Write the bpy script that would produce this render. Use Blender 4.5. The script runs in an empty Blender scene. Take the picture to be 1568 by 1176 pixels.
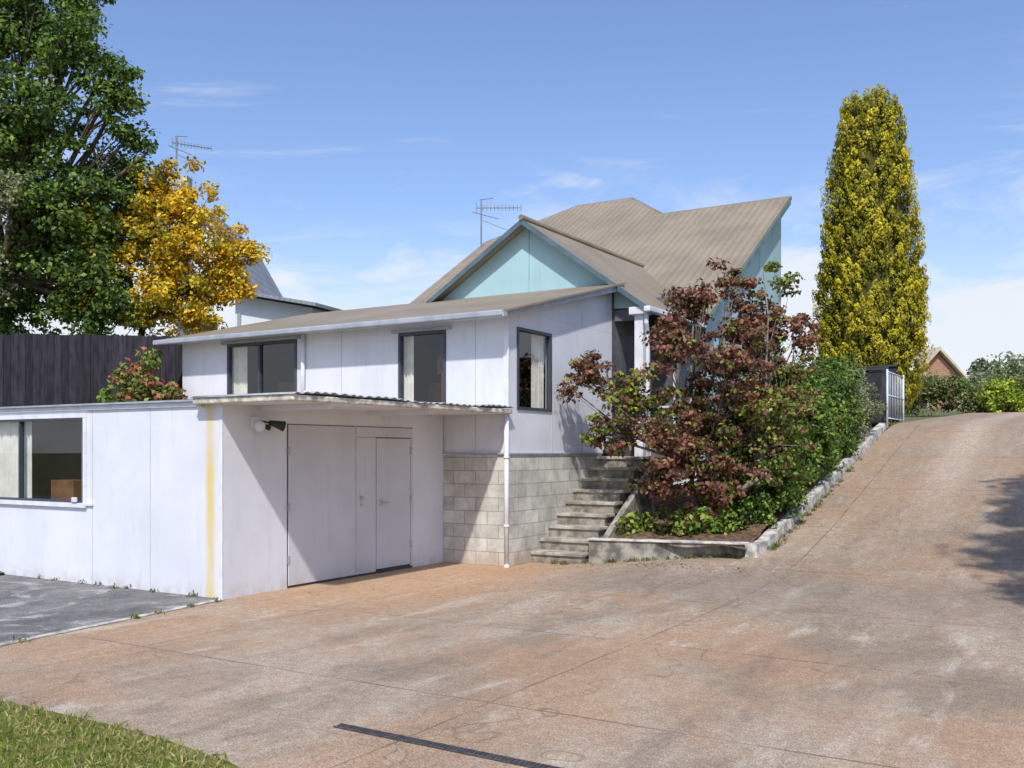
import bpy, math, random
import numpy as np
from mathutils import Vector
random.seed(7); rng=np.random.default_rng(7)
S=bpy.context.scene
S.view_settings.view_transform='Standard'; S.view_settings.look='None'; S.view_settings.exposure=0
OX,OY=-3.31,11.1; ANG=math.atan2(-.521,.853)
def W(u,v,z=0): return (OX+.853*u+.521*v, OY-.521*u+.853*v, z)
# ---------------------------------------------------------------- node helpers
class M:
    def __init__(s,name,rough=.8,spec=.3):
        s.m=bpy.data.materials.new(name); s.m.use_nodes=True; s.nt=s.m.node_tree
        s.b=s.nt.nodes['Principled BSDF']; s.b.inputs['Roughness'].default_value=rough
        s.b.inputs['Specular IOR Level'].default_value=spec
        s.tc=s.nt.nodes.new('ShaderNodeTexCoord'); s.obj=s.tc.outputs['Object']
    def n(s,t): return s.nt.nodes.new(t)
    def put(s,sock,val):
        if isinstance(val,bpy.types.NodeSocket): s.nt.links.new(val,sock)
        else:
            if isinstance(val,(tuple,list)) and len(val)==3 and sock.type=='RGBA': val=(*val,1)
            sock.default_value=val
    def map(s,scale=(1,1,1),loc=(0,0,0)):
        n=s.n('ShaderNodeMapping'); s.put(n.inputs['Vector'],s.obj); n.inputs['Scale'].default_value=scale; n.inputs['Location'].default_value=loc
        return n.outputs[0]
    def noise(s,scale,detail=4,rough=.6,vec=None,dist=0):
        n=s.n('ShaderNodeTexNoise'); s.put(n.inputs['Vector'],vec or s.obj)
        n.inputs['Scale'].default_value=scale; n.inputs['Detail'].default_value=detail
        n.inputs['Roughness'].default_value=rough; n.inputs['Distortion'].default_value=dist
        return n.outputs[0]
    def math(s,op,a,b=0,c=0,clamp=False):
        n=s.n('ShaderNodeMath'); n.operation=op; n.use_clamp=clamp
        s.put(n.inputs[0],a); s.put(n.inputs[1],b); s.put(n.inputs[2],c); return n.outputs[0]
    def rng(s,v,a,b,c=0,d=1):
        n=s.n('ShaderNodeMapRange'); n.interpolation_type='SMOOTHSTEP'
        s.put(n.inputs[0],v)
        for i,x in enumerate((a,b,c,d)): n.inputs[i+1].default_value=x
        return n.outputs[0]
    def mix(s,f,a,b,bl='MIX'):
        n=s.n('ShaderNodeMix'); n.data_type='RGBA'; n.blend_type=bl
        s.put(n.inputs[0],f); s.put(n.inputs[6],a); s.put(n.inputs[7],b); return n.outputs[2]
    def sep(s):
        n=s.n('ShaderNodeSeparateXYZ'); s.put(n.inputs[0],s.obj); return n.outputs
    def col(s,v): s.put(s.b.inputs['Base Color'],v)
    def bump(s,h,st=.3,d=.01):
        n=s.n('ShaderNodeBump'); n.inputs['Strength'].default_value=st; n.inputs['Distance'].default_value=d
        s.put(n.inputs['Height'],h); s.put(s.b.inputs['Normal'],n.outputs[0])
def simple(name,c,rough=.7,var=.15,sc=3,spec=.3,bump=0):
    m=M(name,rough,spec); a=tuple(x*(1-var) for x in c); b=tuple(min(1,x*(1+var)) for x in c)
    m.col(m.mix(m.rng(m.noise(sc,6),.35,.65),a,b))
    if bump: m.bump(m.noise(60,5),bump,.01)
    return m.m
# ---------------------------------------------------------------- mesh helpers
def empty(name,loc=(0,0,0),rot=0):
    e=bpy.data.objects.new(name,None); S.collection.objects.link(e); e.location=loc; e.rotation_euler=(0,0,rot); e.empty_display_size=.3; return e
def frame(name): return empty(name,(OX,OY,0),ANG)
def mesh(name,verts,faces,mat,parent=None,smooth=False,loc=None,rot=0):
    me=bpy.data.meshes.new(name); me.from_pydata([tuple(map(float,v)) for v in verts],[],faces); me.update()
    o=bpy.data.objects.new(name,me); S.collection.objects.link(o)
    if mat: me.materials.append(mat)
    if parent: o.parent=parent
    if loc: o.location=loc
    o.rotation_euler[2]=rot
    if smooth:
        for p in me.polygons: p.use_smooth=True
    return o
class B:
    def __init__(s): s.v=[]; s.f=[]
    def box(s,x0,x1,y0,y1,z0,z1):
        n=len(s.v); s.v+=[(x0,y0,z0),(x1,y0,z0),(x1,y1,z0),(x0,y1,z0),(x0,y0,z1),(x1,y0,z1),(x1,y1,z1),(x0,y1,z1)]
        s.f+=[[n+i for i in q] for q in ((3,2,1,0),(4,5,6,7),(0,1,5,4),(1,2,6,5),(2,3,7,6),(3,0,4,7))]; return s
    def prism(s,poly,off):
        n=len(s.v); k=len(poly); s.v+=[tuple(p) for p in poly]+[tuple(p[i]+off[i] for i in range(3)) for p in poly]
        s.f+=[list(range(n,n+k)),list(range(n+2*k-1,n+k-1,-1))]
        for i in range(k): j=(i+1)%k; s.f.append([n+i,n+k+i,n+k+j,n+j])
        return s
    def tube(s,pts,rad,sides=8):
        pts=[Vector(p) for p in pts]; n0=len(s.v)
        up=Vector((.31,.17,.93))
        for i,p in enumerate(pts):
            d=(pts[min(i+1,len(pts)-1)]-pts[max(i-1,0)]).normalized()
            a=d.cross(up)
            if a.length<.05: a=d.cross(Vector((1,0,0)))
            a.normalize(); b=d.cross(a)
            r=rad[i] if hasattr(rad,'__len__') else rad
            for k in range(sides):
                t=2*math.pi*k/sides; s.v.append(tuple(p+a*math.cos(t)*r+b*math.sin(t)*r))
        for i in range(len(pts)-1):
            for k in range(sides):
                k2=(k+1)%sides; s.f.append([n0+i*sides+k,n0+i*sides+k2,n0+(i+1)*sides+k2,n0+(i+1)*sides+k])
        s.f.append([n0+k for k in range(sides)][::-1]); e=n0+(len(pts)-1)*sides; s.f.append([e+k for k in range(sides)])
        return s
    def obj(s,name,mat,parent=None,smooth=False,bevel=0,**k):
        o=mesh(name,s.v,s.f,mat,parent,smooth,**k)
        import bmesh
        bm=bmesh.new(); bm.from_mesh(o.data); bmesh.ops.recalc_face_normals(bm,faces=bm.faces); bm.to_mesh(o.data); bm.free()
        if bevel:
            md=o.modifiers.new('b','BEVEL'); md.width=bevel; md.segments=2; md.limit_method='ANGLE'
        return o
# ---------------------------------------------------------------- height field
def sm(a,b,x): t=np.clip((x-a)/(b-a),0,1); return t*t*(3-2*t)
def H(u,v):
    u=np.asarray(u,float); v=np.asarray(v,float)
    h1=.22*.9*np.log1p(np.exp(np.clip((v-5)/.9,-40,80)))
    h2=2.28+.05*(np.clip(v,-100,60)-15)
    k=.06; mn=np.minimum(h1,h2); h=mn-k*np.log(np.exp(-(h1-mn)/k)+np.exp(-(h2-mn)/k))
    h=np.maximum(h,0)
    w=np.maximum(sm(1.,4.2,u),sm(17,22,v))
    return h*w
def gridmesh(name,us,vs,zoff,mat,parent=None,f=H,mask=None):
    U,V=np.meshgrid(us,vs,indexing='ij'); Z=f(U,V)+zoff
    verts=np.stack([U,V,Z],-1).reshape(-1,3); nv=len(vs); faces=[]
    for i in range(len(us)-1):
        for j in range(nv-1):
            if mask and not mask((us[i]+us[i+1])/2,(vs[j]+vs[j+1])/2): continue
            faces.append([i*nv+j,(i+1)*nv+j,(i+1)*nv+j+1,i*nv+j+1])
    return mesh(name,verts.tolist(),faces,mat,parent,True,loc=(OX,OY,0),rot=ANG)
# ---------------------------------------------------------------- materials
def concrete_drive():
    m=M('driveway_concrete',.85,.25); x,y,z=m.sep()
    big=m.noise(.30,5,.6,dist=.8); mid=m.noise(.9,8,.7,vec=m.map((1,.5,1),(3,7,0)),dist=.6)
    streak=m.noise(1.3,7,.66,vec=m.map((1.9,.45,1),(9,2,0)),dist=.4); blot=m.noise(2.4,6,.7,dist=.8)
    c=m.mix(m.rng(mid,.36,.64),(.285,.225,.165),(.44,.365,.285))
    c=m.mix(m.rng(big,.44,.62,0,.6),c,(.44,.275,.165))
    c=m.mix(m.math('MULTIPLY',m.rng(blot,.48,.68,0,.6),m.rng(mid,.35,.6)),c,(.42,.27,.165))
    c=m.mix(m.rng(streak,.53,.72,0,.65),c,(.58,.53,.45))
    c=m.mix(m.rng(streak,.30,.44,.5,0),c,(.20,.165,.135))
    du=m.math('SUBTRACT',x,1.0); dv=m.math('MULTIPLY',m.math('SUBTRACT',y,2.6),.45)
    d=m.math('SQRT',m.math('ADD',m.math('MULTIPLY',du,du),m.math('MULTIPLY',dv,dv)))
    d=m.math('ADD',d,m.math('MULTIPLY',m.math('SUBTRACT',mid,.5),3.4))
    c=m.mix(m.rng(d,.2,2.5,.65,0),c,(.56,.34,.19))
    # grey-brown band in front of the garden wall, darker climb with pale tyre tracks
    e=m.math('ABSOLUTE',m.math('SUBTRACT',m.math('ADD',y,m.math('MULTIPLY',mid,1.5)),4.6))
    c=m.mix(m.math('MULTIPLY',m.rng(e,.3,1.8,.45,0),m.rng(x,1.5,3.5)),c,(.21,.175,.15))
    g=m.math('ADD',m.math('MULTIPLY',x,.5),y)
    c=m.mix(m.math('MULTIPLY',m.rng(g,6,10),.45),c,(.29,.225,.165))
    trk=m.math('ABSOLUTE',m.math('SUBTRACT',m.math('ABSOLUTE',m.math('SUBTRACT',x,7.1)),.85))
    trk=m.math('ADD',trk,m.math('MULTIPLY',m.math('SUBTRACT',mid,.5),.9))
    c=m.mix(m.math('MULTIPLY',m.rng(trk,.1,.55,.55,0),m.rng(y,7,11)),c,(.52,.43,.34))
    def joint(co,per,off,wd=.014):
        w=m.math('ADD',co,m.math('MULTIPLY',m.noise(.8,2),.06))
        f=m.math('FRACT',m.math('DIVIDE',m.math('ADD',w,off),per))
        a=m.math('MULTIPLY',m.math('ABSOLUTE',m.math('SUBTRACT',f,.5)),per)
        return m.rng(a,wd*.3,wd,1,0)
    j=m.math('MAXIMUM',joint(x,3.6,.3),joint(y,2.4,1.0,.018))
    jj=m.math('MULTIPLY',j,m.rng(m.noise(1.3,3),.34,.6,.15,.75))
    c=m.mix(jj,c,(.15,.12,.10))
    vo=m.n('ShaderNodeTexVoronoi'); vo.feature='DISTANCE_TO_EDGE'; vo.inputs['Scale'].default_value=.28
    vm=m.n('ShaderNodeVectorMath'); vm.operation='ADD'; m.put(vm.inputs[0],m.obj)
    nn=m.n('ShaderNodeTexNoise'); nn.inputs['Scale'].default_value=1.3; m.put(nn.inputs['Vector'],m.obj); m.put(vm.inputs[1],nn.outputs['Color'])
    m.put(vo.inputs['Vector'],vm.outputs[0])
    c=m.mix(m.rng(vo.outputs[0],.0006,.003,.4,0),c,(.14,.11,.09))
    sp=m.noise(85,3,.75); sp2=m.noise(26,4,.75); sp3=m.noise(9,5,.75)
    c=m.mix(.8,c,m.mix(m.rng(sp,.36,.64),(.45,.45,.45),(1.4,1.38,1.35)),'MULTIPLY')
    c=m.mix(.55,c,m.mix(m.rng(sp2,.35,.65),(.74,.72,.71),(1.22,1.22,1.22)),'MULTIPLY')
    c=m.mix(.5,c,m.mix(m.rng(sp3,.35,.65),(.80,.77,.74),(1.16,1.16,1.16)),'MULTIPLY')
    m.col(c); m.bump(m.math('ADD',sp,m.math('MULTIPLY',j,-1)),.5,.006); return m.m
def asphalt():
    m=M('asphalt',.9,.25); c=m.mix(m.rng(m.noise(1.1,6,.7),.35,.65),(.13,.125,.125),(.25,.24,.23))
    c=m.mix(m.rng(m.noise(1.4,7,.72,dist=1),.52,.64,0,.8),c,(.46,.44,.42))
    sp=m.noise(90,3,.7); c=m.mix(.8,c,m.mix(m.rng(sp,.4,.62),(.5,.5,.5),(1.4,1.4,1.4)),'MULTIPLY')
    m.col(c); m.bump(sp,.5,.006); return m.m
def wallpaint(name,c=(.70,.715,.76),stain=False,dirt=1):
    m=M(name,.55,.35); x,y,z=m.sep()
    big=m.noise(.9,4); st=m.noise(2.2,6,.7,vec=m.map((3,3,.35))); sp=m.noise(7,6,.7)
    col=m.mix(m.rng(big,.3,.7),tuple(k*.92 for k in c),tuple(min(1,k*1.05) for k in c))
    col=m.mix(m.rng(st,.52,.76,0,.28),col,tuple(k*.66 for k in (c[0],c[1]*.97,c[2]*.88)))
    col=m.mix(m.rng(sp,.6,.75,0,.2),col,tuple(k*.7 for k in c))
    if dirt:
        low=m.math('MULTIPLY',m.rng(z,.0,.22,.5,0),m.rng(m.noise(5,5),.35,.7)); col=m.mix(low,col,(.46,.38,.31))
    if stain:
        w=m.math('ABSOLUTE',m.math('ADD',x,.2)); w=m.math('ADD',w,m.math('MULTIPLY',m.noise(3,3),.04))
        col=m.mix(m.math('MULTIPLY',m.rng(w,.04,.13,.9,0),m.rng(m.noise(1.5,4,vec=m.map((1,1,.5))),.25,.6,.45,1)),col,(.70,.53,.16))
    m.col(col); m.bump(m.noise(25,4),.08,.01); return m.m
def blocks(axis):
    m=M('concrete_block_'+axis,.9,.2); x,y,z=m.sep()
    cb=m.n('ShaderNodeCombineXYZ'); m.put(cb.inputs[0],x if axis=='x' else y); m.put(cb.inputs[1],z)
    br=m.n('ShaderNodeTexBrick'); m.put(br.inputs['Vector'],cb.outputs[0])
    for k,v in (('Scale',1),('Mortar Size',.007),('Mortar Smooth',.3),('Brick Width',.4),('Row Height',.2),('Bias',0)): br.inputs[k].default_value=v
    br.inputs['Color1'].default_value=(.62,.60,.535,1); br.inputs['Color2'].default_value=(.48,.465,.42,1); br.inputs['Mortar'].default_value=(.37,.36,.32,1)
    c=m.mix(.8,br.outputs['Color'],m.mix(m.rng(m.noise(3,7,.7),.35,.65),(.72,.71,.68),(1.15,1.15,1.15)),'MULTIPLY')
    c=m.mix(m.rng(m.math('ADD',z,m.math('MULTIPLY',m.noise(3,4),.3)),.1,.5,.55,0),c,(.42,.29,.20))
    m.col(c); h=m.math('SUBTRACT',m.math('MULTIPLY',m.noise(60,4),.3),br.outputs['Fac']); m.bump(h,.6,.010); return m.m
def roofmat(name,axis,c=(.285,.235,.17)):
    m=M(name,.6,.35); x,y,z=m.sep(); co=x if axis=='x' else y
    s=m.math('SINE',m.math('MULTIPLY',co,2*math.pi/.19)); s2=m.math('ABSOLUTE',m.math('SUBTRACT',m.math('FRACT',m.math('DIVIDE',co,.76)),.5))
    k=m.mix(m.rng(m.noise(1.0,6,.65),.3,.7),tuple(a*.84 for a in c),tuple(a*1.12 for a in c))
    k=m.mix(m.rng(m.noise(3.5,6,.7),.56,.74,0,.3),k,tuple(a*.6 for a in c))
    k=m.mix(m.rng(s,-1,1,.25,0),k,tuple(a*.5 for a in c))
    k=m.mix(m.rng(s2,.0,.03,.3,0),k,tuple(a*.5 for a in c))
    m.col(k); m.bump(s,.25,.02); return m.m
def glassmat():
    m=bpy.data.materials.new('window_glass'); m.use_nodes=True; nt=m.node_tree; nt.nodes.clear()
    o=nt.nodes.new('ShaderNodeOutputMaterial'); mx=nt.nodes.new('ShaderNodeMixShader'); t=nt.nodes.new('ShaderNodeBsdfTransparent'); g=nt.nodes.new('ShaderNodeBsdfGlossy')
    t.inputs[0].default_value=(.88,.9,.9,1); g.inputs['Roughness'].default_value=.005
    lw=nt.nodes.new('ShaderNodeLayerWeight'); lw.inputs[0].default_value=.12
    ma=nt.nodes.new('ShaderNodeMapRange'); ma.inputs[3].default_value=.05; ma.inputs[4].default_value=.7; nt.links.new(lw.outputs['Facing'],ma.inputs[0])
    nt.links.new(ma.outputs[0],mx.inputs[0]); nt.links.new(t.outputs[0],mx.inputs[1]); nt.links.new(g.outputs[0],mx.inputs[2]); nt.links.new(mx.outputs[0],o.inputs[0]); return m
def leafmat(name,trans=.35,rough=.55):
    m=M(name,rough,.3); a=m.n('ShaderNodeAttribute'); a.attribute_name='Col'; m.col(a.outputs['Color'])
    t=m.n('ShaderNodeBsdfTranslucent'); m.put(t.inputs[0],m.mix(.5,a.outputs['Color'],(1,1,.5),'MULTIPLY'))
    mx=m.n('ShaderNodeMixShader'); mx.inputs[0].default_value=trans
    out=m.nt.nodes['Material Output']; m.put(mx.inputs[1],m.b.outputs[0]); m.put(mx.inputs[2],t.outputs[0]); m.put(out.inputs[0],mx.outputs[0]); return m.m
DRIVE=concrete_drive(); ASPH=asphalt()
WHITE=wallpaint('painted_fibro'); WHITES=wallpaint('painted_fibro_stained',stain=True); DOORP=wallpaint('painted_door',(.58,.585,.62))
BLX,BLY=blocks('x'),blocks('y'); ROOFX,ROOFY=roofmat('roof_metal_x','x'),roofmat('roof_metal_y','y')
BLUE=wallpaint('blue_cladding',(.39,.585,.62),dirt=0); GLASS=glassmat(); LEAF=leafmat('foliage')
FRAME=simple('dark_aluminium',(.06,.07,.09),.4,.1); TRIM=simple('white_trim',(.70,.71,.74),.5,.08,5)
GUT=simple('gutter_grey',(.34,.37,.41),.45,.12,4); JOINT=simple('panel_joint',(.47,.48,.51),.7,.1); GAP=simple('door_gap',(.07,.065,.06),.8,.2)
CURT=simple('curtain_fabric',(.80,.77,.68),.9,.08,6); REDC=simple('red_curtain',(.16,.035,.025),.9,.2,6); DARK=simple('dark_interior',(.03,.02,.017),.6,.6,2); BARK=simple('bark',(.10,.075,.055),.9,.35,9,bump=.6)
GREYBARK=simple('grey_bark',(.22,.19,.165),.9,.3,9,bump=.5); BIN=simple('bin_plastic',(.03,.035,.035),.5,.2)
FASC=simple('canopy_fascia',(.56,.52,.43),.6,.35,9); METAL=simple('galvanised',(.4,.42,.44),.4,.2,8); KERB=simple('kerb_concrete',(.46,.44,.40),.9,.4,6,bump=.6)
STEP=simple('step_concrete',(.25,.225,.18),.9,.4,7,bump=.6); STEPN=simple('step_tread',(.36,.33,.28),.9,.35,5,bump=.6)
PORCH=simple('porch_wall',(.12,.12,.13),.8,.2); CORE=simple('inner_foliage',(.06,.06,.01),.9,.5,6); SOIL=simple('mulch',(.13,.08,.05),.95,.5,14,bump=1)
# ---------------------------------------------------------------- ground
GM=M('ground_soil',.95,.1); GM.col(GM.mix(GM.rng(GM.noise(.3,6),.35,.65),(.10,.12,.04),(.17,.15,.08)))
us=sorted(set(list(np.arange(-30,30.1,1.))+list(np.array([-600,-300,-150,-80,-50,50,80,150,300,600],float))))
vs=sorted(set(list(np.arange(-30,62.1,1.))+list(np.array([-600,-300,-150,-80,-50,80,150,300,600],float))))
gridmesh('ground',np.array(us),np.array(vs),-.12,GM.m)
gridmesh('driveway',np.arange(-2.,20.1,.25),np.arange(-14,31.1,.25),0,DRIVE,mask=lambda u,v: (v<5.9 or u>4.4))
mesh('asphalt_yard',[(-30,-14,.004),(1.75,-14,.004),(-.02,-.0,.004),(-30,0,.004)],[[0,1,2,3]],ASPH,loc=(OX,OY,0),rot=ANG)
b=B(); b.prism([(1.75,-14,.004),(1.84,-14,.004),(.07,0,.004),(-.02,0,.004)],(0,0,.007)); b.obj('concrete_edging',KERB,loc=(OX,OY,0),rot=ANG)
LAWN=M('lawn_base',.95,.1); LAWN.col(LAWN.mix(LAWN.rng(LAWN.noise(6,6),.35,.65),(.09,.12,.02),(.20,.17,.06)))
lp=[(-9,7.9),(-6,7.45),(-4.4,6.98),(-3.42,6.5),(-2.9,6.2),(-2.39,5.9),(-1.95,5.58),(-1.5,5.2),(-1.1,4.7),(-.9,4.0),(-.9,-3),(-9,-3)]
b=B(); b.prism([(x,y,.006) for x,y in lp],(0,0,.02)); b.obj('lawn',LAWN.m)
def inpoly(x,y,p=lp):
    c=False; j=len(p)-1
    for i in range(len(p)):
        if (p[i][1]>y)!=(p[j][1]>y) and x<(p[j][0]-p[i][0])*(y-p[i][1])/(p[j][1]-p[i][1])+p[i][0]: c=not c
        j=i
    return c
# ---------------------------------------------------------------- leaves
def leafmesh(name,C,N,size,col,mat,parent,width=.32,axis=None):
    n=len(C); N=N/np.linalg.norm(N,axis=1,keepdims=True)
    A=rng.normal(size=(n,3)) if axis is None else axis+rng.normal(size=(n,3))*.25
    A-=N*np.sum(A*N,1,keepdims=True); A/=np.linalg.norm(A,axis=1,keepdims=True)+1e-9; Bv=np.cross(N,A); s=size[:,None]
    V=np.stack([C-A*s*.5,C+Bv*s*width+N*s*.08-A*s*.05,C+A*s*.5-N*s*.06,C-Bv*s*width+N*s*.08-A*s*.05],1).reshape(-1,3)
    me=bpy.data.meshes.new(name); me.vertices.add(4*n); me.vertices.foreach_set('co',V.astype(np.float32).ravel())
    me.loops.add(4*n); me.loops.foreach_set('vertex_index',np.arange(4*n,dtype=np.int32)); me.polygons.add(n); me.polygons.foreach_set('loop_start',np.arange(0,4*n,4,dtype=np.int32))
    me.update(calc_edges=True)
    ca=me.color_attributes.new('Col','FLOAT_COLOR','POINT'); cc=np.ones((4*n,4),np.float32); cc[:,:3]=np.repeat(np.clip(col,0,1),4,0); ca.data.foreach_set('color',cc.ravel())
    me.materials.append(mat); o=bpy.data.objects.new(name,me); S.collection.objects.link(o)
    if parent: o.parent=parent
    return o
def clump_leaves(cent,crad,per,lsz,pal,palw,flat=.7,jit=.35):
    k=len(cent); idx=np.repeat(np.arange(k),per); n=len(idx)
    d=rng.normal(size=(n,3)); d/=np.linalg.norm(d,axis=1,keepdims=True); r=rng.random(n)**.5
    off=d*(r*crad[idx])[:,None]; off[:,2]*=flat
    C=cent[idx]+off
    N=d*.7+rng.normal(size=(n,3))*.6+np.array([0,-.25,.55])
    pal=np.array(pal); cdf=np.cumsum(palw/palw.sum(1,keepdims=True),1)[idx]; ch=(rng.random(n)[:,None]>cdf).sum(1).clip(0,len(pal)-1)
    col=pal[ch]*(1+jit*(rng.random(n)-.5)*2)[:,None]*(.75+.5*rng.random(k))[idx][:,None]
    sz=lsz*(.6+.8*rng.random(n)); return C,N,sz,col
def tree(name,base,blobs,nclump,per,lsz,pal,crad=.28,trunk=.12,fork=.35,bark=BARK,nb=40,stems=1,shell=.5,flat=.7):
    e=empty(name,base); base=np.array(base,float)
    vol=np.array([q[3]**2.2 for q in blobs]); vol/=vol.sum(); bi=rng.choice(len(blobs),nclump,p=vol)
    d=rng.normal(size=(nclump,3)); d/=np.linalg.norm(d,axis=1,keepdims=True)
    r=shell+(1-shell)*rng.random(nclump)+rng.normal(size=nclump)*.1; r[rng.random(nclump)<.2]*=.5; r[rng.random(nclump)<.08]*=1.25
    bc=np.array([q[:3] for q in blobs]); br=np.array([q[3] for q in blobs]); cent=bc[bi]+d*(r*br[bi])[:,None]-base
    cr=crad*(.5+.9*rng.random(nclump)); pw=np.array([q[4] for q in blobs],float)[bi]; pw=pw*(.15+1.5*rng.random(pw.shape))**2+1e-6
    C,N,sz,col=clump_leaves(cent,cr,per,lsz,pal,pw,flat=flat)
    leafmesh('foliage',C,N,sz,col,LEAF,e)
    t=B(); mean=cent.mean(0); H0=np.array([mean[0]*.5,mean[1]*.5,cent[:,2].min()*(1-fork)+mean[2]*fork])
    forks=[]
    for s in range(stems):
        f=H0+(rng.normal(size=3)*np.array([.5,.5,.25]) if stems>1 else 0)*1.0
        pts=[np.array([rng.normal()*.08*(stems>1),rng.normal()*.08*(stems>1),-.15]),f*.35+rng.normal(size=3)*.08,f*.7+rng.normal(size=3)*.08,f]
        t.tube(pts,[trunk*1.15,trunk*.9,trunk*.75,trunk*.6],8); forks.append(f)
    lim=[]
    for q in blobs:
        tgt=np.array(q[:3])-base; f=min(forks,key=lambda a:np.linalg.norm(a-tgt)); mid=(f+tgt)/2+rng.normal(size=3)*.12+np.array([0,0,-.08])
        t.tube([f,(f+mid)/2+rng.normal(size=3)*.04,mid,(mid+tgt)/2+rng.normal(size=3)*.06,tgt],[trunk*.55,trunk*.42,trunk*.32,trunk*.22,trunk*.12],6); lim.append((mid,tgt))
    for i in rng.choice(nclump,min(nb,nclump),replace=False):
        mid,tgt=lim[bi[i]]; s0=mid+(tgt-mid)*rng.random(); e1=cent[i]; m1=(s0+e1)/2+rng.normal(size=3)*.06
        t.tube([s0,m1,e1],[trunk*.16,trunk*.1,trunk*.04],5)
    t.obj('trunk_and_limbs',bark,e,True); return e
pg=[(.11,.19,.035),(.20,.29,.05),(.045,.085,.02)]; wg=(1,.65,.5)
Y=20
bl=[(-10,Y,10.4,1.25,wg),(-8.9,Y-.4,9.75,.9,wg),(-8.15,Y-.3,8.95,.65,wg),(-9.6,Y-.6,8.15,1.3,wg),(-7.85,Y,8.2,.5,wg),(-7.5,Y,7.85,.3,wg),(-9.33,Y-.3,6.7,1.3,wg),(-10.1,Y+.3,5.6,1.3,wg),
    (-8.85,Y,5.1,1.0,wg),(-11.6,Y,8.3,1.9,wg),(-11,Y,11,1.5,wg),(-10.3,Y,4.6,.9,wg),(-8.4,Y+.4,7.3,.9,wg),(-9.0,Y,10.9,.7,wg),(-8.2,Y,9.8,.4,wg),(-8.3,Y,4.5,.6,wg),(-7.9,Y,9.4,.3,wg)]
tree('large_green_tree',(-10.9,20.2,.6),bl,820,78,.105,pg,crad=.33,trunk=.2,nb=260,shell=.35)
py=[(.74,.46,.02),(.62,.50,.04),(.22,.29,.035),(.46,.27,.02)]; Yy=21
a=(1,.6,.05,.25); c_=(.6,.9,.45,.15); d_=(.15,.5,1,.1)
bl=[(-7.75,Yy,7.3,.7,a),(-6.98,Yy-.3,6.7,.85,a),(-6.15,Yy,6.05,.55,a),(-5.75,Yy,6.1,.3,a),(-8.0,Yy-.3,6.3,.9,c_),(-7.3,Yy-.4,5.6,1.0,(.9,.6,.3,.2)),(-6.4,Yy,5.2,.7,a),(-8.8,Yy-.6,5.4,.8,d_),(-8.8,Yy-.6,6.4,.7,d_),
    (-7.9,Yy-.3,4.7,.75,(.5,.7,.8,.2)),(-6.8,Yy,4.6,.55,a),(-9.0,Yy-.8,4.7,.6,d_),(-6.0,Yy,5.5,.45,a)]
tree('golden_robinia_tree',(-8.3,21.3,.6),bl,500,80,.09,py,crad=.28,trunk=.11,nb=160,shell=.35)
po=[(.36,.37,.22),(.24,.26,.13),(.14,.15,.07)]; w1=(1,1,.4)
tree('olive_tree',(-10.7,18.7,.3),[(-9.75,18.6,6.7,.45,w1),(-10.05,18.6,6.2,.5,w1),(-10.4,18.7,5.4,.7,w1),(-10.1,18.6,4.6,.4,w1)],80,55,.075,po,crad=.25,trunk=.06,nb=50)
pm=[(.20,.085,.055),(.30,.14,.085),(.26,.33,.05),(.075,.042,.03),(.13,.19,.04)]
R=(1,.8,.12,.4,.12); X=(.5,.4,.8,.25,.5); Gn=(.08,.1,1.3,.1,.9)
Y=15.4
bl=[(2.9,Y,4.0,.5,R),(3.5,Y-.2,4.25,.4,R),(2.45,Y-.4,3.4,.5,R),(1.25,Y-.2,2.9,.36,R),(.95,Y-.2,2.65,.28,R),(4.1,Y,3.6,.55,R),(4.65,Y+.2,3.65,.4,R),(3.3,Y-.7,2.9,.8,R),(1.8,Y-.5,2.45,.5,X),
    (1.55,Y-.3,1.85,.42,R),(2.6,Y-.8,1.7,.75,R),(3.7,Y-.7,2.1,.75,X),(3.1,Y-.9,1.25,.55,R),(4.3,Y-.1,2.75,.55,X),(1.75,Y-.4,2.75,.3,Gn),(3.9,Y-.3,4.5,.2,Gn),(4.35,Y+.1,4.4,.25,Gn),(2.2,Y-.9,1.2,.4,R),(4.0,Y-.7,1.5,.5,Gn),(2.9,Y-.3,2.3,.65,X),(2.2,Y-.6,2.0,.45,R),(1.3,Y-.3,2.2,.3,Gn),(3.7,Y-.3,3.6,.5,R)]
tree('red_maple_tree',(2.95,15.2,.62),bl,720,50,.075,pm,crad=.19,trunk=.06,bark=GREYBARK,nb=380,stems=4,shell=.25,fork=.25,flat=.5)
# ---------------------------------------------------------------- shrubs / hedges
def bush(name,pts,per,lsz,pal,w,crad=.14,flat=.9,base=None):
    pts=np.array(pts); base=np.array(base if base is not None else (pts[:,0].mean(),pts[:,1].mean(),pts[:,2].min())); e=empty(name,tuple(base))
    k=len(pts); pw=np.tile(np.array(w,float),(k,1))*(.2+1.6*rng.random((k,len(w))))**2+1e-6
    C,N,sz,col=clump_leaves(pts-base,crad*(.6+.8*rng.random(k)),per,lsz,pal,pw,flat=flat); leafmesh('foliage',C,N,sz,col,LEAF,e)
    t=B()
    for i in rng.choice(k,min(30,k),replace=False):
        p=pts[i]-base; t.tube([(p[0]*.15,p[1]*.3,0),p*.55+rng.normal(size=3)*.04,p*.95],[.02,.014,.005],5)
    t.obj('stems',BARK,e,True); return e
def lumpy(cx,cy,cz,rx,ry,rz,n,sh=.6):
    d=rng.normal(size=(n,3)); d/=np.linalg.norm(d,axis=1,keepdims=True); r=sh+(1-sh)*rng.random(n)
    l=1+.12*np.sin(d[:,0]*7+cx)+.12*np.sin(d[:,2]*9+cy); p=d*(r*l)[:,None]*np.array([rx,ry,rz])+np.array([cx,cy,cz]); return p[p[:,2]>cz-rz*.98]
pts=[]
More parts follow.
